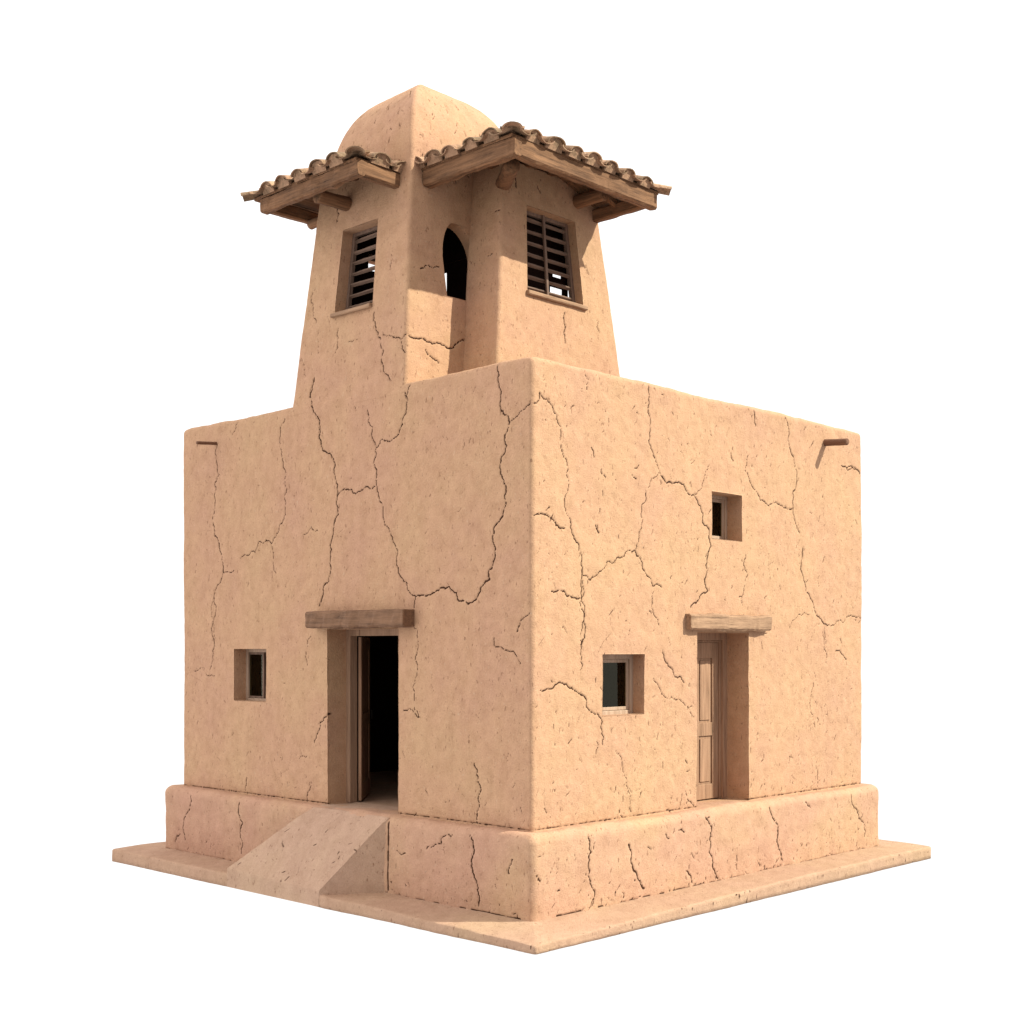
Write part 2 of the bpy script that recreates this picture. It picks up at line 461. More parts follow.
left_cracks = [
    (1.1, Z8([(905, -40), (908, 0), (918, 60), (915, 110), (938, 150), (932, 210), (915, 280), (925, 350), (922, 400)])),
    (1.35, Z8([(922, 400), (895, 440), (895, 530), (885, 580), (850, 630), (825, 648), (800, 640), (793, 615), (750, 602), (690, 625), (678, 628)])),
    (.7, Z8([(938, 150), (970, 115), (1000, 85)])),
    (1.25, Z8([(400, 20), (390, 60), (392, 90), (408, 130), (410, 185), (420, 222), (445, 235), (455, 290), (463, 350), (468, 400), (450, 460), (445, 560), (425, 600), (413, 655)])),
    (.8, Z8([(545, 110), (560, 160), (568, 215)])),
    (.9, Z8([(568, 215), (573, 290), (578, 350), (590, 400), (610, 450), (630, 510), (632, 555), (655, 590), (678, 625), (675, 660)])),
    (1.0, Z8([(568, 215), (600, 195), (635, 165), (655, 100), (650, 60)])),
    (1.0, Z8([(463, 350), (490, 330), (515, 343), (540, 325), (568, 322)])),
    (.95, Z8([(130, 205), (135, 290), (122, 350), (120, 430), (135, 480), (147, 555), (122, 620), (118, 700), (122, 760), (108, 830)])),
    (.7, Z8([(147, 560), (180, 553)])),
    (.75, Z8([(318, 130), (310, 240), (322, 330), (318, 400), (300, 440), (280, 480), (265, 470), (245, 475), (235, 505), (195, 522)])),
    (.5, Z8([(280, 480), (285, 520), (293, 565)])),
    (.7, Z8([(190, 130), (172, 180)])), (.6, Z8([(365, 455), (390, 435), (410, 445)])),
    (.8, Z8([(655, 100), (665, 40), (675, 0)])),
    (.7, Z5([(498, 148), (500, 170), (525, 180), (548, 185), (565, 215)])),
    (.8, Z5([(555, 135), (565, 115), (590, 80)])),
    (1.0, Z5([(445, 470), (460, 530), (458, 570), (455, 625)])),
    (.7, Z5([(290, 120), (295, 200), (292, 300), (305, 355)])), (.8, Z5([(262, 332), (280, 328), (305, 352)])),
    (1.1, Z4([(720, 385), (685, 400), (660, 430), (645, 490)])), (.6, Z4([(635, 170), (625, 260)])),
    (.9, Z4([(635, 620), (622, 668)])), (.9, Z4([(440, 595), (435, 635)])), (.5, Z4([(345, 50), (335, 110), (343, 160), (340, 230)])),
    (.5, Z4([(280, 275), (310, 265), (345, 290)])), (.7, Z4([(600, 540), (625, 530)])),
]
right_cracks = [
    (.8, R8([(88, 150), (105, 115), (130, 140), (155, 195), (170, 280), (185, 350), (190, 460)])),
    (1.1, R8([(190, 460), (210, 520), (222, 600), (215, 680), (228, 740), (222, 808)])),
    (.8, Z7([(8, 340), (12, 450), (5, 560), (0, 600)])),
    (1.1, R8([(90, 445), (130, 450), (175, 480)])), (1.0, R8([(135, 652), (180, 665), (215, 668)])),
    (.8, R8([(222, 610), (245, 620), (290, 570), (320, 558), (350, 540), (365, 540)])),
    (.9, R8([(400, 60), (400, 100), (405, 190), (420, 295)])), (.5, R8([(420, 295), (435, 340)])),
    (1.2, R8([(435, 340), (465, 360), (495, 365), (520, 390), (545, 465), (568, 530), (555, 580), (560, 650), (535, 675), (515, 695)])),
    (.6, R8([(520, 390), (550, 350), (565, 310)])),
    (.7, R8([(430, 330), (395, 400), (375, 490), (365, 540)])), (1.0, R8([(365, 540), (385, 590), (410, 635), (435, 640)])),
    (.7, R8([(415, 650), (415, 710), (430, 750)])), (1.0, Z7([(235, 540), (255, 590), (270, 615), (300, 635)])),
    (.7, R8([(662, 540), (667, 610), (655, 690)])),
    (.9, R8([(675, 280), (662, 320), (685, 375), (725, 420), (760, 418), (790, 425)])),
    (.9, R8([(768, 150), (770, 190), (780, 260), (800, 340), (792, 425), (810, 495)])),
    (1.2, R8([(818, 530), (825, 650), (850, 710), (885, 740)])), (.7, R8([(885, 740), (925, 735), (960, 720), (975, 722)])),
    (.5, R8([(835, 712), (780, 755)])), (.6, R8([(875, 740), (878, 808)])), (.7, Z7([(690, 480), (695, 540), (700, 580)])),
    (.6, Z7([(665, 630), (655, 690), (670, 765)])), (.9, R8([(920, 312), (950, 315), (970, 335)])), (1.0, R8([(683, 160), (690, 205)])),
    (1.0, [(540, 690), (570, 688), (585, 697), (603, 722), (603, 745)]),
    (.6, Z7([(100, 825), (125, 890), (142, 950), (140, 1015)])), (.9, Z7([(300, 940), (325, 985)])), (.8, Z7([(680, 875), (677, 930)])),
    (.6, Z7([(210, 620), (270, 680), (325, 735)])), (1.0, Z7([(725, 545), (760, 565)])), (.9, Z7([(745, 15), (775, 18), (798, 40)])),
    (1.0, Z7([(45, 185), (58, 210)])), (1.0, R8([(262, 470), (270, 495)])), (.9, R8([(272, 318), (285, 345)])), (.9, R8([(245, 260), (255, 290)])),
    (.8, R8([(622, 275), (630, 300)])), (.6, R8([(225, 50), (235, 110)])), (.8, R8([(190, 160), (203, 148)])), (.8, R8([(355, 335), (370, 348)])),
]
plr = [(1.2, Z6([(203, 165), (212, 215), (205, 270), (215, 340)])), (1.6, Z6([(298, 195), (308, 250), (338, 298)])),
       (1.3, Z6([(478, 108), (492, 155), (487, 215), (508, 275)])), (1.5, Z6([(625, 90), (648, 150), (645, 190), (658, 235)])),
       (1.0, Z6([(810, 60), (825, 110), (850, 150), (850, 180)])), (1.3, Z6([(78, 258), (95, 285)])), (1.4, Z6([(435, 258), (447, 288)])),
       (1.0, Z6([(415, 163), (432, 168)])), (1.0, Z6([(710, 95), (725, 115)])), (.9, Z6([(385, 172), (395, 182)]))]
pll = [(1.3, Z5([(433, 640), (445, 700), (442, 745), (458, 810), (455, 838)])), (.9, Z5([(545, 715), (535, 755)])), (.7, Z5([(395, 648), (360, 675), (325, 690)])),
       (.7, Z5([(245, 690), (270, 700)])), (1.0, Z4([(272, 632), (270, 690), (252, 720), (255, 785)])), (1.1, Z4([(415, 642), (415, 690), (430, 730), (425, 825)])),
       (1.2, Z5([(595, 745), (612, 762)])), (.8, Z4([(240, 765), (225, 790)]))]

# ------------------------------------------------------------------ the body of the house
LX, LY, H = 6.85, 6.74, 5.0
def fr(v, start, L, r): return (v - start - r) / (L - 2 * r)
RB = 0.05
# side 0: front right wall (y=0, +x) ; side 3: front left wall (x=0, from y=LY down to 0)
def f0x(x): return fr(x, 0, LX, RB)
def f3y(y): return fr(LY - y, 0, LY, RB)
holes_body = {
    0: [(f0x(1.15), f0x(1.90), 1.17, 1.86, 0.26), (f0x(3.21), f0x(3.86), 3.27, 3.85, 0.30), (f0x(2.905), f0x(4.01), 0.002, 2.12, 0.45)],
    3: [(f3y(5.47), f3y(4.74), 1.23, 1.92, 0.27), (f3y(3.465), f3y(2.133), 0.002, 2.16, 0.45)],
}
def body_c(z): return [(0, 0), (LX, 0), (LX, LY), (0, LY)]
def inset(c, i): return [(c[0][0] + i, c[0][1] + i), (c[1][0] - i, c[1][1] + i), (c[2][0] - i, c[2][1] - i), (c[3][0] + i, c[3][1] - i)]
tops = []
for k in range(1, 7):
    a = math.pi / 2 * k / 6; tops.append((H - 0.06 + 0.06 * math.sin(a), inset(body_c(0), 0.06 * (1 - math.cos(a))), max(0.012, RB - 0.035 * (1 - math.cos(a)))))
for q in (0.12, 0.22, 0.32, 0.38): tops.append((H + 0.001, inset(body_c(0), q), 0.02))
tops += [(H - 0.06, inset(body_c(0), 0.40), 0.02), (4.62, inset(body_c(0), 0.41), 0.02)]
CELL = 0.0118
body = Shell(body_c, RB, -0.03, H - 0.06, CELL, (0, 3), holes_body, tops)
def top_wear(V):
    z = V[:, 2]
    return np.where(z > H - 0.25, 0.012 * vnoise(V, 1.7, 61) * np.clip((z - H + 0.25) / 0.2, 0, 1) + 0.005 * vnoise(V, 7, 62) * np.clip((z - H + 0.25) / 0.2, 0, 1), 0)
segs = segs_from_px(left_cracks, (0, 0, 0), (-1, 0, 0), 0.0078, 1) + segs_from_px(right_cracks, (0, 0, 0), (0, -1, 0), 0.0080, 2)
segs += strokes(620, (0, 0, 0.05), (1, 0, 0), (0, 0, 1), LX, 4.85, 11, 0.015, 0.10, 0.0065)
segs += strokes(150, (0, 0, 0.02), (1, 0, 0), (0, 0, 1), LX, 1.3, 12, 0.02, 0.10, 0.007, 'low', 0.9)
segs += strokes(60, (0, 0, 4.2), (1, 0, 0), (0, 0, 1), LX, 0.75, 13, 0.015, 0.06, 0.007, 'high', 0.8)
segs += strokes(420, (0, 0, 0.05), (0, 1, 0), (0, 0, 1), LY, 4.8, 14, 0.02, 0.12, 0.006, None, 0.55)
segs += strokes(70, (0, 0, 0.02), (0, 1, 0), (0, 0, 1), LY, 0.9, 15, 0.02, 0.10, 0.006, 'low', 0.7)
segs += strokes(34, (0, 0, 0.3), (1, 0, 0), (0, 0, 1), LX, 4.5, 16, 0.15, 0.55, 0.005, None, 0.5) + strokes(30, (0, 0, 0.3), (0, 1, 0), (0, 0, 1), LY, 4.5, 17, 0.15, 0.55, 0.005, None, 0.45)
segs += joint((0, 0, 0.012), (LX, 0, 0.012), 0.0078, 201, step=0.03, gap=.03) + joint((0, 0, 0.012), (0, LY, 0.012), 0.0078, 202, step=0.03, gap=.0)
wall = body.build("wall", ADOBE, segs, 1.0, 0.015, True, 3, wear=top_wear)

# ------------------------------------------------------------------ plinth, slab, ramp, floor
PO = 0.19
def pl_c(z, o=PO):
    return [(-o, -o), (LX + o, -o), (LX + o, LY + o), (-o, LY + o)]
ptops = []
for k in range(1, 9):
    a = math.pi / 2 * k / 8; ptops.append((-0.115 + 0.115 * math.sin(a), inset(pl_c(0), 0.10 * (1 - math.cos(a))), 0.09 - 0.005 * k))
ptops += [(0.0, inset(pl_c(0), 0.14), 0.05), (-0.004, inset(pl_c(0), 0.24), 0.04), (-0.01, inset(pl_c(0), 0.5), 0.04)]
plin = Shell(pl_c, 0.09, -0.95, -0.115, 0.0125, (0, 3), {}, ptops)
segs = segs_from_px(plr, (0, -PO, 0), (0, -1, 0), 0.0085, 4) + segs_from_px(pll, (-PO, 0, 0), (-1, 0, 0), 0.0088, 5)
segs += strokes(150, (-.1, -PO, -0.85), (1, 0, 0), (0, 0, 1), LX + .2, 0.85, 21, 0.02, 0.09, 0.0075)
segs += strokes(110, (-.1, -PO, -0.86), (1, 0, 0), (0, 0, 1), LX + .2, 0.25, 22, 0.02, 0.09, 0.008, 'low', 1.0)
segs += strokes(80, (-PO, -.1, -0.86), (0, 1, 0), (0, 0, 1), LY + .2, 0.85, 23, 0.02, 0.08, 0.006, None, 0.7)
segs += strokes(60, (-PO, -.1, -0.86), (0, 1, 0), (0, 0, 1), LY + .2, 0.2, 24, 0.02, 0.07, 0.007, 'low', 0.9)
segs += joint((0, -PO, -0.885), (LX + PO, -PO, -0.875), 0.013, 203, gap=.5) + joint((-PO, 0, -0.89), (-PO, 2.2, -0.885), 0.011, 204, gap=.45) + joint((-PO, 4.6, -0.875), (-PO, LY + .1, -0.875), 0.011, 205, gap=.45)
segs += joint((-PO, 2.085, -0.9), (-PO, 2.085, -0.03), 0.014, 206, gap=0.05)
def pl_wear(V):
    return 0.010 * vnoise(V, 2.2, 71) * np.clip((V[:, 2] + 0.3) / 0.3, 0, 1) + 0.006 * vnoise(V, 6, 72)
plinth = plin.build("plinth", ADOBE_PINK, segs, 1.0, 0.014, True, 8, wear=pl_wear)

QO = 0.70
def slab_c(o): return [(-o, -o), (LX + o, -o), (LX + o, LY + o), (-o, LY + o)]
def slab_top(P):
    """the hand-laid slab falls a little towards its near corner"""
    x, y = P[:, 0], P[:, 1]
    near = np.clip(1 - np.hypot(x + QO, y + QO) / 5.0, 0, 1)
    out = np.clip((np.maximum(-x, -y) - PO) / (QO - PO), 0, 1)
    return -0.868 - 0.085 * near * (0.35 + 0.65 * out) - 0.02 * out
cols = [np.linspace(0, 1, 600), np.linspace(0, 1, 40), np.linspace(0, 1, 40), np.linspace(0, 1, 600)]
rows = []
for o, zt in [(QO - .015, 0), (QO, .01), (QO, .35), (QO, .7), (QO, .9), (QO - .008, .965), (QO - .022, 1), ] + [(q, 1) for q in np.linspace(QO - .04, PO - 0.1, 36)]:
    q = ring(slab_c(o), 0.03, cols, 4); P = np.column_stack([q, np.zeros(len(q))])
    zt_ = slab_top(P); P[:, 2] = -1.06 + (zt_ + 1.06) * zt; rows.append(P)
P = np.array(rows); nr, nc = P.shape[:2]; V = P.reshape(-1, 3)
edge = (np.arange(nr) >= 5).repeat(nc)
V[:, 2] += np.where(edge, 0.005 * vnoise(V, 2.5, 5) + 0.0025 * vnoise(V, 9, 6) + 0.0012 * vnoise(V, 30, 7), 0)
rad = V - np.array([LX / 2, LY / 2, 0]); side = np.where(np.abs(rad[:, 0]) > np.abs(rad[:, 1]), 0, 1)
outm = (np.arange(nr) < 9).repeat(nc)
for a in (0, 1):
    m = outm & (side == a); V[m, a] += np.sign(rad[m, a]) * (0.012 * vnoise(V[m], 1.6, 8) + 0.006 * vnoise(V[m], 7, 9) + 0.004 * vnoise(V[m], 21, 19))
ssegs = strokes(70, (-QO, -QO, -1.05), (1, 0, 0), (0, 0, 1), LX + 1.4, 0.17, 31, 0.02, 0.07, 0.010) + strokes(30, (-QO, -QO, -1.05), (0, 1, 0), (0, 0, 1), LY + 1.4, 0.17, 32, 0.02, 0.06, 0.008)
scr = crack_field(V, [(a, b, w * 1.3, w2 * 1.3, s) for a, b, w, w2, s in ssegs])
J, I = np.meshgrid(np.arange(nr - 1), np.arange(nc), indexing='ij'); J = J.ravel(); I = I.ravel(); I2 = (I + 1) % nc
Q = np.column_stack([J * nc + I, J * nc + I2, (J + 1) * nc + I2, (J + 1) * nc + I])
me = np_mesh("base_slab", V, Q, {'crack': scr}, True)
slab = link_mesh("base_slab", me, PAVING)

# ramp: foot on the slab edge, head at the doorway
def lerp(a, b, t): return a + (b - a) * t
nu, nv = 120, 150
FL, FR = np.array([-0.712, 4.56, -0.825]), np.array([-0.712, 2.70, -0.872])
TL, TR = np.array([-0.16, 3.52, 0.004]), np.array([-0.17, 2.10, 0.004])
TL2, TR2 = np.array([0.42, 3.44, 0.006]), np.array([0.42, 2.15, 0.006])
V = []; 
vs = list(np.linspace(0, 1, 100)) + list(1 + np.linspace(0, 1, 51)[1:])
for v in vs:
    for k in range(nu + 1):
        u = k / nu
        if v <= 1:
            p = lerp(lerp(FL, FR, u), lerp(TL, TR, u), v)
            p = p + np.array([0, 0, -0.02 * math.exp(-((1 - v) / 0.08) ** 2)])
        else:
            p = lerp(lerp(TL, TR, u), lerp(TL2, TR2, u), v - 1); p = p + np.array([0, 0, -0.02 * math.exp(-((v - 1) / 0.12) ** 2)])
        V.append(p)
V = np.array(V); n1 = nu + 1
rcr_segs = strokes(1, (0, 0, 0), (1, 0, 0), (0, 1, 0), .1, .1, 1)
rr = np.random.RandomState(4); rcr_segs = []
for _ in range(22):
    u, v = rr.rand(), rr.rand(); a = lerp(lerp(FL, FR, u), lerp(TL, TR, u), v); an = rr.rand() * 6.28; L = 0.03 + 0.12 * rr.rand() ** 3
    e1 = (FR - FL) / np.linalg.norm(FR - FL); e2 = (TR - FR) / np.linalg.norm(TR - FR)
    rcr_segs.append((a, a + (e1 * math.cos(an) + e2 * math.sin(an)) * L, 0.012, 0.008, rr.uniform(.3, .8)))
rc = crack_field(V, rcr_segs)
V[:, 2] += 0.006 * vnoise(V, 2.5, 40) + 0.003 * vnoise(V, 8, 41) + 0.0015 * vnoise(V, 25, 42) - 0.008 * rc
nv = len(vs); Q = []
for j in range(nv - 1):
    for i in range(nu): Q.append([j * n1 + i, j * n1 + i + 1, (j + 1) * n1 + i + 1, (j + 1) * n1 + i])
V = list(V)
def skirt(idx, zb, flip, steps=8):
    """side of the ramp down to the slab, with a slightly softened top edge"""
    prev = idx
    for s_ in range(1, steps + 1):
        cur = []
        for k in idx:
            p = V[k].copy(); t = s_ / steps; p[2] = lerp(p[2], zb, t) if p[2] > zb else p[2] - 0.001 * s_
            p[1] += (0.006 if flip else -0.006) * math.sin(math.pi * min(1, t)) ; cur.append(len(V)); V.append(p)
        for a in range(len(idx) - 1):
            q = [prev[a], prev[a + 1], cur[a + 1], cur[a]]; Q.append(q if not flip else q[::-1])
        prev = cur
skirt([j * n1 + nu for j in range(nv)], -0.99, True)
skirt([j * n1 for j in range(nv)], -0.99, False)
skirt([i for i in range(n1)], -1.055, True)
V = np.array(V); cr2 = np.zeros(len(V)); cr2[:len(rc)] = rc
ramp_o = link_mesh("ramp", np_mesh("ramp", V, Q, {'crack': cr2}, True), RAMP_M)
ramp_o.data.set_sharp_from_angle(angle=math.radians(40))

# earth floor inside, seen through the open door
n = 40; V = []; Q = []
for j in range(n + 1):
    for i in range(n + 1): V.append((0.1 + (LX - 0.2) * i / n, 0.1 + (LY - 0.2) * j / n, -0.002))
for j in range(n):
    for i in range(n): Q.append([j * (n + 1) + i, j * (n + 1) + i + 1, (j + 1) * (n + 1) + i + 1, (j + 1) * (n + 1) + i])
link_mesh("floor", np_mesh("floor", V, Q, {'crack': np.zeros(len(V))}, True), PAVING)

# ------------------------------------------------------------------ tower with the domed head
T0, T1 = 4.9, 7.45; TT = 7.70
tA0 = [(-0.003, 2.01), (2.35, 2.01), (2.35, 4.21), (-0.003, 4.21)]
tA1 = [(0.20, 2.14), (2.15, 2.14), (2.15, 3.93), (0.20, 3.93)]
def tw_c(z):
    t = max(0, (z - T0) / (T1 - T0)); c = [tuple(np.array(a) + (np.array(b) - np.array(a)) * t) for a, b in zip(tA0, tA1)]
    return inset(c, 0.5 * max(0, T0 - z - 0.02)) if z < T0 else c
RT = 0.05
def ft(side, val, z):
    c = tw_c(z); 
    if side == 3: return (c[3][1] - val - RT) / (c[3][1] - c[0][1] - 2 * RT)
    if side == 0: return (val - c[0][0] - RT) / (c[1][0] - c[0][0] - 2 * RT)
    if side == 1: return (val - c[1][1] - RT) / (c[2][1] - c[1][1] - 2 * RT)
    if side == 2: return (c[2][0] - val - RT) / (c[2][0] - c[3][0] - 2 * RT)
nA = np.array([-1, 0, 0.2 / (T1 - T0)]); 
def onA(px, py): return on_plane(px, py, (0, 2.01, T0), np.array([-(T1 - T0), 0, 0.20]))
def onF(px, py): return on_plane(px, py, (0, 2.01, T0), np.array([0, -(T1 - T0), 0.13]))
wtl, wtr, wbl, wbr = onA(345, 232), onA(377.5, 217), onA(332, 316), onA(373, 301)
zc = 0.5 * (wtl[2] + wbl[2])
fw0 = 0.5 * (ft(3, wtl[1], wtl[2]) + ft(3, wbl[1], wbl[2])); fw1 = 0.5 * (ft(3, wtr[1], wtr[2]) + ft(3, wbr[1], wbr[2]))
zwb, zwt = 0.5 * (wbl[2] + wbr[2]), 0.5 * (wtl[2] + wtr[2])
print("tower window", fw0, fw1, zwb, zwt, wtl, wtr, wbl, wbr)
al, ar, at_, ab_ = onF(442, 260), onF(474, 250), onF(457, 225), onF(455, 298)
print("arch", al, ar, at_, ab_)
# upper block + cloister dome
DZ = 7.74; DH = 1.20
A_ = 0.95; B_ = 0.77
def blk(z):
    t = (z - T0) / (T1 - T0); x = 0.0 + 0.20 * t; y = 2.01 + 0.13 * t
    return [(x, y), (x + 2 * A_, y), (x + 2 * A_, y + 2 * B_), (x, y + 2 * B_)]
tt = []
for z in np.linspace(TT + 0.008, DZ, 5): tt.append((z, blk(z), RT))
c = np.array(blk(DZ)); ctr = c.mean(0)
nD = 90
for k in range(1, nD):
    th = math.pi / 2 * k / nD; m = math.cos(th) ** 0.9; z = DZ + DH * math.sin(th) ** 1.0
    tt.append((z, [tuple(ctr + (p - ctr) * m) for p in c], max(0.003, RT * m)))
tw_holes = {3: [(fw0, fw1, zwb, zwt, 0.24)],
            0: [(ft(0, al[0], 6.4), ft(0, 1.24, 6.4), ab_[2], at_[2], 0.16)],
            2: [(ft(2, 1.32, 6.6), ft(2, 0.86, 6.6), 6.25, 7.0, 0.12)],
            1: [(ft(1, 2.95, 6.8), ft(1, 3.75, 6.8), 6.55, 7.1, 0.12)]}
tower = Shell(tw_c, RT, T0 - 0.12, TT, 0.0125, (0, 3), tw_holes, tt, coarse=0.05)
tower_l = [(.9, Z3([(405, 560), (410, 630), (430, 680), (435, 780), (455, 830), (475, 855)])), (.7, Z3([(250, 630), (245, 690), (235, 740)])),
           (.4, Z3([(165, 640), (165, 750)])), (.7, Z3([(140, 480), (140, 550), (155, 610)])), (.5, Z3([(285, 690), (330, 680), (400, 675)])),
           (.8, Z3([(440, 660), (470, 665), (515, 680), (540, 655)])), (.8, Z3([(515, 685), (535, 745)])), (.9, Z3([(243, 115), (243, 180)])),
           (.5, Z3([(90, 760), (110, 840)])), (.5, Z3([(480, 290), (462, 390)])), (.9, Z3([(140, 870), (125, 930)]))]
tower_f = [(1.1, Z3([(540, 655), (600, 675), (650, 700), (690, 705), (740, 715), (790, 680), (800, 670)])), (.9, Z3([(620, 720), (650, 760), (680, 785)])),
           (.8, Z3([(600, 380), (660, 370), (700, 378)])), (.7, [(420, 133), (424, 139)]), (.7, [(438, 136), (443, 141)]), (.6, [(421, 119), (423, 124)])]
segs = segs_from_px(tower_l, (0, 2.01, T0), (-(T1 - T0), 0, 0.20), 0.0088, 6) + segs_from_px(tower_f, (0, 2.01, T0), (0, -(T1 - T0), 0.13), 0.0088, 7)
segs += segs_from_px([l for l in left_cracks], (0, 2.01, T0), (-(T1 - T0), 0, 0.20), 0.0088, 1)
segs += strokes(90, (0.1, 2.0, 5.0), (0, 1, 0), (0.07, 0, 1), 2.1, 3.2, 41, 0.02, 0.1, 0.006, None, .6)
segs += strokes(60, (0.1, 2.07, 5.0), (1, 0, 0), (0, 0.05, 1), 1.8, 3.4, 42, 0.02, 0.08, 0.0065, None, .8)
_r = np.random.RandomState(88)
_P = tower.P; _k0 = int(np.argmax(_P[:, 0, 2] > 7.5)); _nc = _P.shape[1]
for _ in range(90):
    j = _r.randint(_k0, _P.shape[0] - 30); side = _r.rand() < 0.5
    i = int(_r.randint(5, tower.starts[1] - 8)) if side else int(_r.randint(tower.starts[3] + 5, _nc - 8))
    i2 = min(max(i + _r.randint(-3, 4), 0), _nc - 1); j2 = min(j + _r.randint(1, 4), _P.shape[0] - 2)
    segs.append((_P[j, i].copy(), _P[j2, i2].copy(), 0.009, 0.006, _r.uniform(.35, .9)))
def below(V):  # the tower face runs flush into the house wall: keep it 3 mm proud there and bury it further down
    return 0.001
tower_o = tower.build("tower_wall", ADOBE, segs, 1.0, 0.02, True, 3, wear=below)

# pointed top and tapered foot of the arched opening: plaster cheeks that narrow the rectangle
zA0, zA1 = ab_[2], at_[2]
fa0, fa1 = ft(0, al[0], 6.4), ft(0, 1.24, 6.4)
def Apt(f, z, depth=0.0):
    c = tw_c(z); x0 = c[0][0] + RT; x1 = c[1][0] - RT
    return np.array([x0 + (x1 - x0) * f, c[0][1] + depth, z])
mb = MB()
def cheek(curve_f, curve_z, fout, z_lo, z_hi, n=24):
    """solid plaster fillet between the curve and the straight jamb"""
    V = []; Q = []
    for k in range(n + 1):
        t = k / n; z = lerp(z_lo, z_hi, t); f = curve_f(t)
        for (ff, dep) in ((fout, -0.004), (f, -0.004), (f, 0.16), (fout, 0.16)): V.append(Apt(ff, z, dep))
    for k in range(n):
        for a in range(4):
            b = (a + 1) % 4; Q.append([k * 4 + a, k * 4 + b, (k + 1) * 4 + b, (k + 1) * 4 + a])
    mb.add(V, Q, 0.0)
W_ = fa1 - fa0; mid = fa0 + W_ * 0.34
zs_ = zA0 + (zA1 - zA0) * 0.62
cheek(lambda t: fa0 + (mid - fa0) * (1 - math.sqrt(max(0, 1 - t ** 1.7))) * 1.0, None, fa0 - 0.02, zs_, zA1 + 0.01)
cheek(lambda t: fa1 - (fa1 - mid) * (1 - math.sqrt(max(0, 1 - t ** 1.7))) * 1.0, None, fa1 + 0.02, zs_, zA1 + 0.01)
cheek(lambda t: fa0 + W_ * 0.12 * (1 - t) , None, fa0 - 0.02, zA0 - 0.01, zs_ - 0.1)
arch = mb.build("arch_surround", ADOBE, tower_o, smooth=False)

# ------------------------------------------------------------------ louvred turret
U0, U1 = 5.0, 7.42
def onTB(px, py): return on_plane(px, py, (0.9, 1.42, U0), np.array([0, -(U1 - U0), 0.19]))
uB0 = [(0.895, 1.42), (3.31, 1.42), (3.31, 2.045), (0.895, 2.045)]
uB1 = [(1.19, 1.61), (2.99, 1.61), (2.99, 2.17), (1.19, 2.17)]
def tu_c(z):
    t = (z - U0) / (U1 - U0); return [tuple(np.array(a) + (np.array(b) - np.array(a)) * t) for a, b in zip(uB0, uB1)]
print("turret TR", onTB(600, 222), "corner", onTB(505, 172), "BR", onTB(621, 375), "BL", onTB(497, 362))
def fu(val, z):
    c = tu_c(z); return (val - c[0][0] - RT) / (c[1][0] - c[0][0] - 2 * RT)
w1, w2, w3, w4 = onTB(527, 205), onTB(572, 222), onTB(586, 304), onTB(527, 293)
print("louvre", w1, w2, w3, w4)
g0 = 0.5 * (fu(w1[0], w1[2]) + fu(w4[0], w4[2])); g1 = 0.5 * (fu(w2[0], w2[2]) + fu(w3[0], w3[2]))
zlb, zlt = 0.5 * (w3[2] + w4[2]), 0.5 * (w1[2] + w2[2])
tu_holes = {0: [(g0, g1, zlb, zlt, 0.22)], 1: [(0.12, 0.96, 6.25, 6.98, 0.10)], 2: [(0.03, 0.38, 6.25, 6.98, 0.02)]}
turret = Shell(tu_c, RT, U0 - 0.35, 7.84, 0.0125, (0, 3), tu_holes, [(7.86, inset(tu_c(7.85), 0.05), 0.05)], coarse=0.05)
tfr = [(.8, Z2([(603, 775), (607, 830), (605, 890)])), (.8, Z2([(420, 258), (425, 320)])), (.6, Z2([(500, 310), (512, 340)])), (.5, Z2([(720, 800), (730, 860)])), (.5, Z2([(680, 600), (690, 640)]))]
tfl = [(.7, Z2([(345, 410), (370, 400)])), (.7, Z2([(255, 590), (262, 600)])), (.6, Z2([(240, 760), (225, 940)])), (.6, Z2([(320, 570), (340, 560)]))]
segs = segs_from_px(tfr, (0.9, 1.42, U0), (0, -(U1 - U0), 0.19), 0.010, 8) + segs_from_px(tfl, (0.895, 1.42, U0), (-(U1 - U0), 0, 0.295), 0.010, 9)
segs += strokes(90, (0.9, 1.43, 5.05), (1, 0, 0), (0, 0.078, 1), 2.3, 2.3, 51, 0.015, 0.08, 0.0065, None, .8)
segs += strokes(35, (0.9, 1.43, 5.05), (0, 1, 0), (0.12, 0, 1), 0.7, 2.3, 52, 0.015, 0.08, 0.006, None, .7)
turret_o = turret.build("turret_wall", ADOBE, segs, 0.9, 0.02, False, 13)

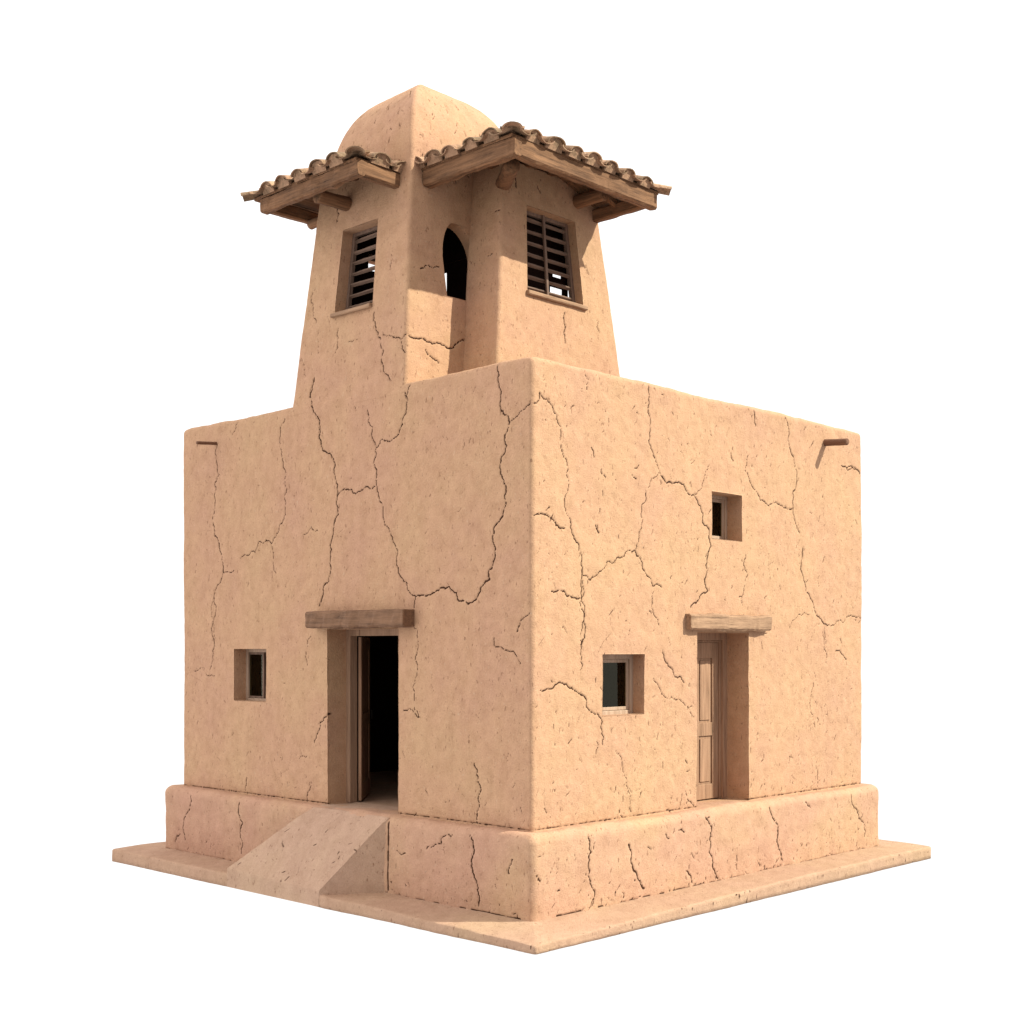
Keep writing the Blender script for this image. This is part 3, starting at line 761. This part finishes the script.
# ------------------------------------------------------------------ louvre shutters and sills
def louvre(name, P, nrm, nsl, mats_h, sill_mat, mull=0.5, seed=0, parent=None, thick=0.035, depth=0.12, sill=True):
    """P(f,z,d): point on the opening, f 0..1 across, z height, d depth inwards"""
    z0, z1 = P['z']; pt = P['pt']
    ax = P['axis']
    mb = MB()
    for (f0, zz0, f1, zz1) in ((0.02, z0, 0.02, z1), (0.98, z0, 0.98, z1)):
        V, Q, G = timber(pt(f0, zz0, depth), pt(f1, zz1, depth), 0.055, 0.06, seed, 0.002, 0.006, up=nrm); mb.add(V, Q, .5, G)
    for zz in (z0 + 0.02, z1 - 0.02):
        V, Q, G = timber(pt(0, zz, depth), pt(1, zz, depth), 0.06, 0.045, seed + 1, 0.002, 0.006); mb.add(V, Q, .5, G)
    root = mb.build(name, mats_h[2], parent)
    rs = np.random.RandomState(seed)
    for k in range(nsl):
        z = lerp(z0 + 0.09, z1 - 0.10, k / (nsl - 1))
        a = pt(0.03, z + rs.uniform(-.008, .008), depth); b = pt(0.97, z + rs.uniform(-.014, .014), depth)
        upv = np.array([-nrm[0] * 0.75, -nrm[1] * 0.75, 1.0])
        V, Q, G = timber(a, b, 0.045, 0.026, seed + 5 + k, 0.004, 0.005, up=upv)
        m = MB(); m.add(V, Q, .5, G); m.build("slat", mats_h[ax], root)
    if mull is None: return root
    V, Q, G = timber(pt(mull, z0, depth - 0.04), pt(mull, z1, depth - 0.04), 0.04, 0.03, seed + 30, 0.002, 0.005, up=nrm)
    m = MB(); m.add(V, Q, .5, G); m.build("mullion", mats_h[2], root)
    return root

def tpt(f, z, d):
    c = tu_c(z); x0, x1 = c[0][0] + RT, c[1][0] - RT; F = g0 + (g1 - g0) * f
    return np.array([x0 + (x1 - x0) * F, c[0][1] + d, z])
louvre("louvred_window", {'z': (zlb, zlt), 'pt': tpt, 'axis': 0}, (0, -1, 0), 7, SLATW, FRAMEW, 0.47, 3, depth=0.15)
def lpt(f, z, d):
    c = tw_c(z); F = fw0 + (fw1 - fw0) * f; y0 = c[3][1] - RT; y1 = c[0][1] + RT
    return np.array([c[0][0] + d, y0 + (y1 - y0) * F, z])
louvre("louvred_window", {'z': (zwb, zwt), 'pt': lpt, 'axis': 1}, (-1, 0, 0), 7, SLATW, FRAMEW, None, 13, depth=0.19)
a, b = tpt(-0.02, zlb - 0.03, 0.06), tpt(1.04, zlb - 0.03, 0.06)
beam("window_sill", a, b, 0.22, 0.055, LINTR, seed=3, rough=0.004)
a, b = lpt(-0.04, zwb - 0.03, 0.06), lpt(1.0, zwb - 0.03, 0.06)
beam("window_sill", a, b, 0.22, 0.05, LINTR, seed=4, rough=0.004)

# ------------------------------------------------------------------ tiled hip roofs
def arc_tile(o, es, et, en, L, r0, r1, thick, up=True, seg=9, lseg=3, lift0=0.0, lift1=0.0):
    """one barrel tile: low end at o, running along et ; es across, en up"""
    V = []; sgn = 1 if up else -1
    for k in range(lseg + 1):
        t = k / lseg; r = r0 + (r1 - r0) * t
        for rr in (r, r - thick):
            for i in range(seg + 1):
                a = math.pi * i / seg
                V.append(o + et * L * t + en * (lift0 + (lift1 - lift0) * t) + es * (rr * math.cos(a)) + en * sgn * (rr * math.sin(a) * (0.60 if up else 0.42)))
    m = seg + 1; Q = []
    for k in range(lseg):
        for i in range(seg):
            a = k * 2 * m + i; b = (k + 1) * 2 * m + i
            Q.append([a, a + 1, b + 1, b]); Q.append([a + m, b + m, b + m + 1, a + m + 1])
        for i in (0, seg):
            a = k * 2 * m + i; b = (k + 1) * 2 * m + i; Q.append([a, b, b + m, a + m])
    for k in (0, lseg):
        for i in range(seg):
            a = k * 2 * m + i; Q.append([a, a + 1, a + 1 + m, a + m])
    return np.array(V), Q

def hip_roof(x0, x1, y0, y1, z, pitch, sides, spacing, seed, hips, deck_th=0.035):
    """deck + tiles. sides: dict side-> (from, to) range of eave that is tiled"""
    rs = np.random.RandomState(seed); tp = math.tan(pitch)
    half = min(x1 - x0, y1 - y0) / 2
    C = [np.array((x0, y0, z)), np.array((x1, y0, z)), np.array((x1, y1, z)), np.array((x0, y1, z))]
    if (x1 - x0) >= (y1 - y0): R1 = np.array((x0 + half, y0 + half, z + half * tp)); R2 = np.array((x1 - half, y0 + half, z + half * tp)); faces = [(0, 1, R2, R1), (1, 2, R2, R2), (2, 3, R1, R2), (3, 0, R1, R1)]
    else: R1 = np.array((x0 + half, y0 + half, z + half * tp)); R2 = np.array((x0 + half, y1 - half, z + half * tp)); faces = [(0, 1, R1, R1), (1, 2, R2, R1), (2, 3, R2, R2), (3, 0, R1, R2)]
    mb = MB(); dz = np.array((0, 0, deck_th))
    for a, b, r2, r1 in faces:
        # boards of the deck : parallel strips up the slope, small gaps
        n = 7
        for k in range(n):
            t0, t1 = k / n + 0.004, (k + 1) / n - 0.004
            A0 = lerp(C[a], r1, t0); B0 = lerp(C[b], r2, t0); A1 = lerp(C[a], r1, t1); B1 = lerp(C[b], r2, t1)
            V = [A0, B0, B1, A1, A0 + dz, B0 + dz, B1 + dz, A1 + dz]
            mb.add(V, [[3, 2, 1, 0], [4, 5, 6, 7], [0, 1, 5, 4], [1, 2, 6, 5], [2, 3, 7, 6], [3, 0, 4, 7]], 0.5)
        V = [C[a] + dz, C[b] + dz, r2 + dz, r1 + dz]; V = V + [v + np.array((0, 0, 0.012)) for v in V]
        mb.add(V, [[3, 2, 1, 0], [4, 5, 6, 7]], 0.5)
    deck = mb.build("roof", BEAM[0])
    mt = MB(); cp, sp = math.cos(pitch), math.sin(pitch)
    dirs = {0: ((1, 0, 0), (0, 1)), 1: ((0, 1, 0), (-1, 0)), 2: ((-1, 0, 0), (0, -1)), 3: ((0, -1, 0), (1, 0))}
    r = spacing * 0.36
    for sd, (s0, s1) in sides.items():
        es = np.array(dirs[sd][0], float); inn = np.array((*dirs[sd][1], 0.0)); et = inn * cp + np.array((0, 0, sp)); en = np.array((0, 0, 1)) * cp - inn * sp
        Ls = np.linalg.norm(C[(sd + 1) % 4] - C[sd])
        n = max(1, round((s1 - s0) / spacing)); sps = (s1 - s0) / n
        for k in range(n + 1):
            for kind in (0, 1):   # pans lie between the covers
                s = s0 + sps * (k + (0.5 if kind == 0 else 0.0))
                if s > s1 + 0.01 or s > Ls: continue
                up_len = min(s, Ls - s, half) / cp
                if up_len < 0.05 and kind == 1: continue
                pos = -0.045 + rs.uniform(-.03, .025); o0 = C[sd] + es * s + en * (deck_th + 0.015)
                while pos < up_len + 0.02:
                    L = min(0.36, up_len + 0.12 - pos)
                    if L < 0.08: break
                    rr = r * rs.uniform(0.84, 1.13); tone = rs.rand()
                    yaw = rs.uniform(-.06, .06); e2 = et * math.cos(yaw) + es * math.sin(yaw); s2 = es * math.cos(yaw) - et * math.sin(yaw)
                    if kind == 1:
                        V, Q = arc_tile(o0 + et * pos + en * (0.018 + rs.uniform(-.008, .010)) + es * rs.uniform(-.012, .012), s2, e2, en, L, rr * 1.08, rr * 0.88, 0.017, True, lift0=0.016, lift1=-0.004)
                    else:
                        V, Q = arc_tile(o0 + et * (pos - 0.012) + en * (rr * 0.36 + 0.004), s2, e2, en, L, rr * 0.95, rr * 1.02, 0.016, False, lift0=0.012, lift1=-0.002)
                    if kind == 1 and pos < 0.02:
                        m_ = 10; oo = o0 + et * (pos + 0.03) + en * 0.03
                        W = [oo + s2 * (rr * 0.98 * math.cos(math.pi * i / m_)) + en * (rr * 0.98 * 0.60 * math.sin(math.pi * i / m_)) for i in range(m_ + 1)]
                        W += [oo - s2 * rr * 0.98 - en * 0.06, oo + s2 * rr * 0.98 - en * 0.06]
                        W = np.array(W); W2 = W + et * 0.15; nn_ = len(W)
                        WW = np.concatenate([W, W2]); WW = WW + 0.008 * np.stack([vnoise(WW, 19, 70 + i) for i in range(3)], 1)
                        mt.add(WW, [[i, (i + 1) % nn_, (i + 1) % nn_ + nn_, i + nn_] for i in range(nn_)], 0.55, [list(range(nn_))[::-1]])
                    V = V + 0.006 * np.stack([vnoise(V, 14, 90 + i) for i in range(3)], 1)
                    mt.add(V, Q, tone); pos += 0.29
    # hip tiles along the four hips
    for ci, rdg in ((0, R1), (1, R2 if (x1 - x0) >= (y1 - y0) else R1), (2, R2), (3, R1 if (x1 - x0) >= (y1 - y0) else R2)):
        if ci not in hips: continue
        d = rdg - C[ci]; L0 = np.linalg.norm(d); d = d / L0; s_ = np.cross(d, (0, 0, 1)); s_ /= np.linalg.norm(s_); n_ = np.cross(s_, d)
        pos = -0.13
        while pos < L0:
            V, Q = arc_tile(C[ci] + d * pos + n_ * (deck_th + 0.008), s_, d, n_, min(0.38, L0 - pos + 0.1), r * 0.98, r * 0.85, 0.019, True, lift0=0.022, lift1=-0.004)
            V = V + 0.004 * np.stack([vnoise(V, 12, 80 + i) for i in range(3)], 1)
            mt.add(V, Q, rs.rand()); pos += 0.30
    mt.build("tile_covering", TILE, deck, smooth=False)
    return deck

P_ = math.radians(19)
# roof of the louvred turret
bx0, bx1, by0, by1, bz = 0.37, 3.0, 0.65, 2.95, 7.575
roofB = hip_roof(bx0, bx1, by0, by1, bz, P_, {0: (0.0, bx1 - bx0), 1: (0.0, by1 - by0), 3: (by1 - 2.20, by1 - by0)}, 0.33, 5, (0, 1))
zb = 7.49
beam("eave_beam", (0.46, by0 + 0.06, zb), (bx1 - 0.04, by0 + 0.06, zb), 0.13, 0.21, BEAM, roofB, 11, rough=0.017, bev=0.022)
beam("eave_beam", (0.45, 2.13, zb + 0.004), (0.45, by0 - 0.02, zb - 0.004), 0.13, 0.22, BEAM, roofB, 12, rough=0.017, bev=0.022)
beam("eave_beam", (bx1 - 0.10, by0 + 0.13, zb + 0.01), (bx1 - 0.10, 2.9, zb + 0.01), 0.11, 0.16, BEAM, roofB, 13, rough=0.008, bev=0.02)
for k, x in enumerate((2.55,)):
    beam("corbel", (x, 1.9, 7.60), (x, 1.16, 7.60), 0.17, 0.17, BEAM, roofB, 20 + k, rough=0.008, bev=0.03, rnd=True)
beam("corbel", (1.45, 1.9, 7.54), (0.84, 1.10, 7.49), 0.19, 0.19, BEAM, roofB, 24, rough=0.008, bev=0.03, rnd=True)
for k, x in enumerate((0.9, 1.65, 2.05, 2.45)):
    beam("rafter", (x, by0 + 0.14, 7.57), (x, 1.8, 7.57 + 1.02 * math.tan(P_)), 0.07, 0.09, BEAM, roofB, 30 + k, rough=0.006)
for k, y in enumerate((1.25, 1.9, 2.5)):
    beam("rafter", (bx1 - 0.12, y, 7.56), (2.3, y, 7.56 + 0.75 * math.tan(P_)), 0.08, 0.09, BEAM, roofB, 36 + k, rough=0.006)
beam("wall_plate", (1.17, 1.78, 7.79), (2.9, 1.78, 7.79), 0.16, 0.10, BEAM, roofB, 40)
beam("wall_plate", (1.36, 1.90, 7.79), (1.36, 2.2, 7.79), 0.16, 0.10, BEAM, roofB, 41)

# roof over the left window of the tower
cx0, cx1, cy0, cy1, cz_ = -0.455, 2.3, 2.34, 4.36, 7.53
roofC = hip_roof(cx0, cx1, cy0, cy1, cz_, P_, {3: (0.0, cy1 - cy0), 0: (0.0, 0.66)}, 0.33, 9, (0, 3))
zc_ = 7.46
beam("eave_beam", (cx0 + 0.07, cy1 - 0.12, zc_ - 0.01), (cx0 + 0.07, cy0 - 0.01, zc_), 0.12, 0.19, BEAM, roofC, 51, rough=0.017, bev=0.022)
beam("eave_beam", (cx0 + 0.02, cy0 + 0.05, zc_ + 0.004), (0.22, cy0 + 0.05, zc_ + 0.004), 0.12, 0.18, BEAM, roofC, 52, rough=0.008, bev=0.02)
beam("eave_beam", (cx0 + 0.13, cy1 - 0.16, zc_), (0.5, cy1 - 0.16, zc_), 0.11, 0.16, BEAM, roofC, 53, rough=0.008, bev=0.02)
beam("corbel", (0.6, 3.32, 7.42), (-0.27, 3.32, 7.40), 0.17, 0.17, BEAM, roofC, 55, rough=0.008, rnd=True)
beam("corbel", (0.26, 3.80, 7.36), (0.26, 4.14, 7.35), 0.12, 0.12, BEAM, roofC, 56, rough=0.008, rnd=True)
for k, y in enumerate((2.75, 3.15, 3.9, 4.15)):
    beam("rafter", (cx0 + 0.13, y, 7.525), (0.3, y, 7.525 + 0.6 * math.tan(P_)), 0.07, 0.08, BEAM, roofC, 60 + k, rough=0.006)

# ------------------------------------------------------------------ lintels, pegs
beam("lintel", (-0.075, 3.675, 2.275), (-0.075, 1.845, 2.275), 0.215, 0.205, LINT, seed=70, label='dark brown timber lintel over the open doorway', rough=0.016, bev=0.02)
beam("lintel", (2.675, 0.02, 2.245), (4.40, 0.02, 2.245), 0.23, 0.20, LINTR, seed=71, label='pale weathered lintel over the closed door', rough=0.020, bev=0.025)
beam("spout_peg", (5.845, 0.1, 4.745), (5.845, -0.345, 4.712), 0.095, 0.095, PEGW, seed=72, rough=0.003, rnd=True)
beam("spout_peg", (0.1, 5.898, 4.72), (-0.30, 5.90, 4.69), 0.05, 0.045, PEGW, seed=73, rough=0.003, rnd=True)

# ------------------------------------------------------------------ small windows
def win_y(x0, x1, z0, z1, yd, fw=0.055, casement=True):
    """window in the right wall: frame across x at depth yd"""
    fr_ = boxes("window", [(x0 - .01, x0 + fw, yd, yd + .06, z0 - .01, z1 + .01), (x1 - fw, x1 + .01, yd, yd + .06, z0 - .01, z1 + .01),
                           (x0 + fw, x1 - fw, yd + .002, yd + .058, z1 - fw, z1 + .01), (x0 + fw, x1 - fw, yd + .002, yd + .058, z0 - .01, z0 + fw * .8)], WINW[2], None, 0.006)
    a, b, c, d = x0 + fw + .002, x1 - fw - .002, z0 + fw * .8 + .002, z1 - fw - .002; s = 0.04
    if casement:
        boxes("sash", [(a, a + s, yd + .02, yd + .05, c, d), (b - s, b, yd + .02, yd + .05, c, d), (a + s, b - s, yd + .022, yd + .048, d - s, d), (a + s, b - s, yd + .022, yd + .048, c, c + s)], WINW[2], fr_, 0.004)
    m = MB(); y = yd + .036; m.add([(a, y, c), (b, y, c), (b, y, d), (a, y, d), (a, y + .004, c), (b, y + .004, c), (b, y + .004, d), (a, y + .004, d)], [[0, 1, 2, 3], [7, 6, 5, 4]]); m.build("pane", GLASS, fr_)
    return fr_
w_a = win_y(1.15, 1.90, 1.17, 1.86, 0.175)
w_b = win_y(3.21, 3.86, 3.27, 3.85, 0.225, 0.04)
# curtain edge behind the lower window
V = []; Q = []; n = 30
for j in range(2):
    for i in range(n + 1): V.append((1.12 + 0.82 * i / n, 0.262 + 0.012 * math.sin(i * 1.1), 1.14 + j * 0.76))
for i in range(n): Q.append([i, i + 1, n + 2 + i, n + 1 + i])
m = MB(); m.add(V, Q); m.build("curtain", CURT, w_a, smooth=True)
# window in the left wall, frame along y at depth 0.19, its casement standing open inwards
y0, y1, z0, z1, xd, fw = 4.74, 5.47, 1.23, 1.92, 0.19, 0.045
w_c = boxes("window", [(xd, xd + .06, y1 - fw, y1 + .01, z0 - .01, z1 + .01), (xd, xd + .06, y0 - .01, y0 + fw, z0 - .01, z1 + .01),
                       (xd + .002, xd + .058, y0 + fw, y1 - fw, z1 - fw, z1 + .01), (xd + .002, xd + .058, y0 + fw, y1 - fw, z0 - .01, z0 + fw * .7)], WINW[2], None, 0.006)
ya, yb = y1 - fw - .34, y1 - fw - .002
boxes("sash", [(xd + .02, xd + .05, ya, ya + .035, z0 + .034, z1 - fw), (xd + .022, xd + .048, ya + .035, yb, z1 - fw - .03, z1 - fw), (xd + .022, xd + .048, ya + .035, yb, z0 + .034, z0 + .06)], SLATW[2], w_c, 0.004)
m = MB(); m.add([(xd + .03, ya + .03, z0 + .04), (xd + .03, yb, z0 + .04), (xd + .03, yb, z1 - fw), (xd + .03, ya + .03, z1 - fw)], [[3, 2, 1, 0]]); m.build("pane", GLASS, w_c)

# ------------------------------------------------------------------ doors
# closed panelled door in the right wall
x0, x1, z0, z1, yd = 2.905, 4.01, 0.005, 2.12, 0.335
d_fr = boxes("door_frame", [(x0 - .01, x0 + .07, yd, yd + .09, z0, z1 + .01), (x1 - .085, x1 + .01, yd, yd + .09, z0, z1 + .01), (x0 + .07, x1 - .085, yd + .002, yd + .088, z1 - .09, z1 + .01),
                            (x1 - .11, x1 - .085, yd + .035, yd + .088, z0, z1 - .09), (x0 + .07, x1 - .11, yd + .035, yd + .086, z1 - .115, z1 - .09)], DOORW[2], None, 0.006)
a, b, c, d = x0 + .072, x1 - .112, z0 + .01, z1 - .117; y = yd + .055; th = .04; st = .13
cuts = [(c + .19, c + .80), (c + 0.97, d - .20)]
L = [(a, a + st, y, y + th, c, d), (b - st, b, y, y + th, c, d), (a + st, b - st, y + .001, y + th - .001, c, cuts[0][0]), (a + st, b - st, y + .001, y + th - .001, cuts[0][1], cuts[1][0]), (a + st, b - st, y + .001, y + th - .001, cuts[1][1], d)]
mid_ = (a + b) / 2
L += [(mid_ - .05, mid_ + .05, y + .001, y + th - .001, *cuts[0]), (mid_ - .05, mid_ + .05, y + .001, y + th - .001, *cuts[1])]
d_lf = boxes("door", L, DOORW[2], None, 0.006, label='closed pale door with raised panels')
for q0, q1 in cuts:
    for xa, xb in ((a + st, mid_ - .05), (mid_ + .05, b - st)):
        boxes("door_panel", [(xa + .002, xb - .002, y + .022, y + th - .004, q0, q1), (xa + .03, xb - .03, y + .008, y + .0225, q0 + .035, q1 - .035)], DOORW[2], d_lf, 0.008)
# open doorway in the left wall: frame, and the leaf swung inside
y0, y1, z0, z1, xd = 2.133, 3.465, 0.008, 2.16, 0.30
d_f2 = boxes("door_frame", [(xd, xd + .12, y1 - .075, y1 + .01, z0, z1 + .01), (xd, xd + .12, y0 - .01, y0 + .07, z0, z1 + .01), (xd + .002, xd + .118, y0 + .07, y1 - .075, z1 - .08, z1 + .01)], FRAMEW[2], None, 0.006)
hx, hy = xd + .13, y1 - .08
Lw = .98; ang = math.radians(-44)
ex = np.array([math.cos(ang), -math.sin(ang), 0.0]); ey = np.array([math.sin(ang), math.cos(ang), 0.0]); o0 = np.array([hx, hy, 0.0])
mb = MB()
def leafbox(s0, s1, t0, t1, za, zb_):
    p = o0 + ex * (s0 + s1) / 2 + ey * (t0 + t1) / 2
    V, Q, G = timber((p[0], p[1], za), (p[0], p[1], zb_), s1 - s0, t1 - t0, 5, 0.0006, 0.005, 4, up=tuple(ey)); mb.add(V, Q, .5, G)
leafbox(0, .12, -.04, 0, .02, 2.07); leafbox(Lw - .12, Lw, -.04, 0, .02, 2.07)
for za, zb_ in ((.02, .22), (.95, 1.1), (1.92, 2.07)): leafbox(.12, Lw - .12, -.039, -.001, za, zb_)
leafbox(.12, Lw - .12, -.026, -.012, .22, .95); leafbox(.12, Lw - .12, -.026, -.012, 1.1, 1.92)
leaf = mb.build("door", DOORW[2], None, label="door leaf standing open into the dark room")
p = o0 + ex * (Lw - .07) - ey * .07
V, Q, G = timber((p[0], p[1], 1.0), (p[0], p[1], 1.12), .02, .02, 1, 0, .004, rnd=True, up=(0, 1, 0)); m = MB(); m.add(V, Q, .5, G); m.build("handle", IRON, leaf, smooth=True)

# ------------------------------------------------------------------ added dark sheets behind the openings: paint room shade, block daylight
def shade_panels(name, x0, x1, y0, y1, z0, z1, gaps_x=(), gaps_y=(), ceil=True):
    """near-black sheets added inside a room to keep it dark: far side (y1), right side (x1), ceiling; gaps = (a0,a1,z0,z1) holes to the daylight"""
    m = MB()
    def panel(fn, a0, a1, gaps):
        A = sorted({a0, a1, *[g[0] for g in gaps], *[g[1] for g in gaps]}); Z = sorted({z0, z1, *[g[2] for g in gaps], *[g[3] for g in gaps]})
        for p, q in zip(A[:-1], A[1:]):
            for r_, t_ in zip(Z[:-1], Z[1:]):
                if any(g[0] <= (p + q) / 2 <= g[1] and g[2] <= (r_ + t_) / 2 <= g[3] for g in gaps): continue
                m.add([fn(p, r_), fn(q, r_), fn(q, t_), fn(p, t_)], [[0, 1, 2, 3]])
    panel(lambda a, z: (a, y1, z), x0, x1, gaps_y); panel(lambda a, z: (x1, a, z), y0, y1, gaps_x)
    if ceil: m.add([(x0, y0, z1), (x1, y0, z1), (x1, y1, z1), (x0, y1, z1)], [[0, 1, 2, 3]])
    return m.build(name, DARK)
shade_panels("room_shade_panels", 0.5, LX - 0.3, 0.6, LY - 0.3, 0.0, 4.4)
shade_panels("tower_shade_panels", 0.32, 2.06, 2.34, 3.84, 5.0, 7.6, gaps_x=[(3.515, 3.62, 6.66, 6.98)], gaps_y=[(0.97, 1.22, 6.86, 7.08)])
shade_panels("turret_shade_panels", 1.35, 2.80, 1.82, 2.03, 5.0, 7.7, gaps_x=[(1.86, 1.99, 6.42, 6.80)], gaps_y=[(2.50, 2.72, 6.42, 6.60), (2.55, 2.70, 6.74, 6.82)])

W_FRONT, W_LEFT, W_UP = 0.47, 0.72, 0.50
w = bpy.data.worlds.new("World"); sc.world = w; w.use_nodes = True
wt = w.node_tree; bg = wt.nodes["Background"]; bg.inputs[1].default_value = 1.0
# white surroundings shaped for shading: dim in front, brighter behind, left and overhead
def wdot(v):
    n = wt.nodes.new('ShaderNodeVectorMath'); n.operation = 'DOT_PRODUCT'; n.inputs[1].default_value = v
    wt.links.new(tc.outputs['Generated'], n.inputs[0]); return n.outputs['Value']
def wmap(src, a, b, c, d):
    n = wt.nodes.new('ShaderNodeMapRange'); n.interpolation_type = 'SMOOTHSTEP'
    for k, v in enumerate((a, b, c, d)): n.inputs[k + 1].default_value = v
    wt.links.new(src, n.inputs[0]); return n.outputs[0]
def wadd(a, b):
    n = wt.nodes.new('ShaderNodeMath'); n.operation = 'ADD'; wt.links.new(a, n.inputs[0]); wt.links.new(b, n.inputs[1]); return n.outputs[0]
tc = wt.nodes.new('ShaderNodeTexCoord')
back = wmap(wdot((0.718, 0.696, 0.0)), -0.75, 0.25, W_FRONT, 0.78)      # white backdrop behind the house, dimmer surroundings on the viewer's side
left = wmap(wdot((-0.70, 0.70, 0.15)), 0.1, 0.95, 0.0, W_LEFT)          # a broad bright area added at the left to lift the shaded wall
over = wmap(wdot((0.0, 0.0, 1.0)), 0.0, 0.9, 0.0, W_UP)                 # and overhead
wt.links.new(wadd(wadd(back, left), over), bg.inputs[0])
sd = bpy.data.lights.new("sun", 'SUN'); sd.energy = 5.0; sd.angle = math.radians(0.6); sd.color = (0.96, 0.99, 0.87)
so = bpy.data.objects.new("sun", sd); col.objects.link(so)
from mathutils import Vector
so.rotation_euler = Vector((-0.58, 1.0, -0.90)).to_track_quat('-Z', 'Y').to_euler()
so.location = (6, -12, 14)
sc.render.engine = 'CYCLES'
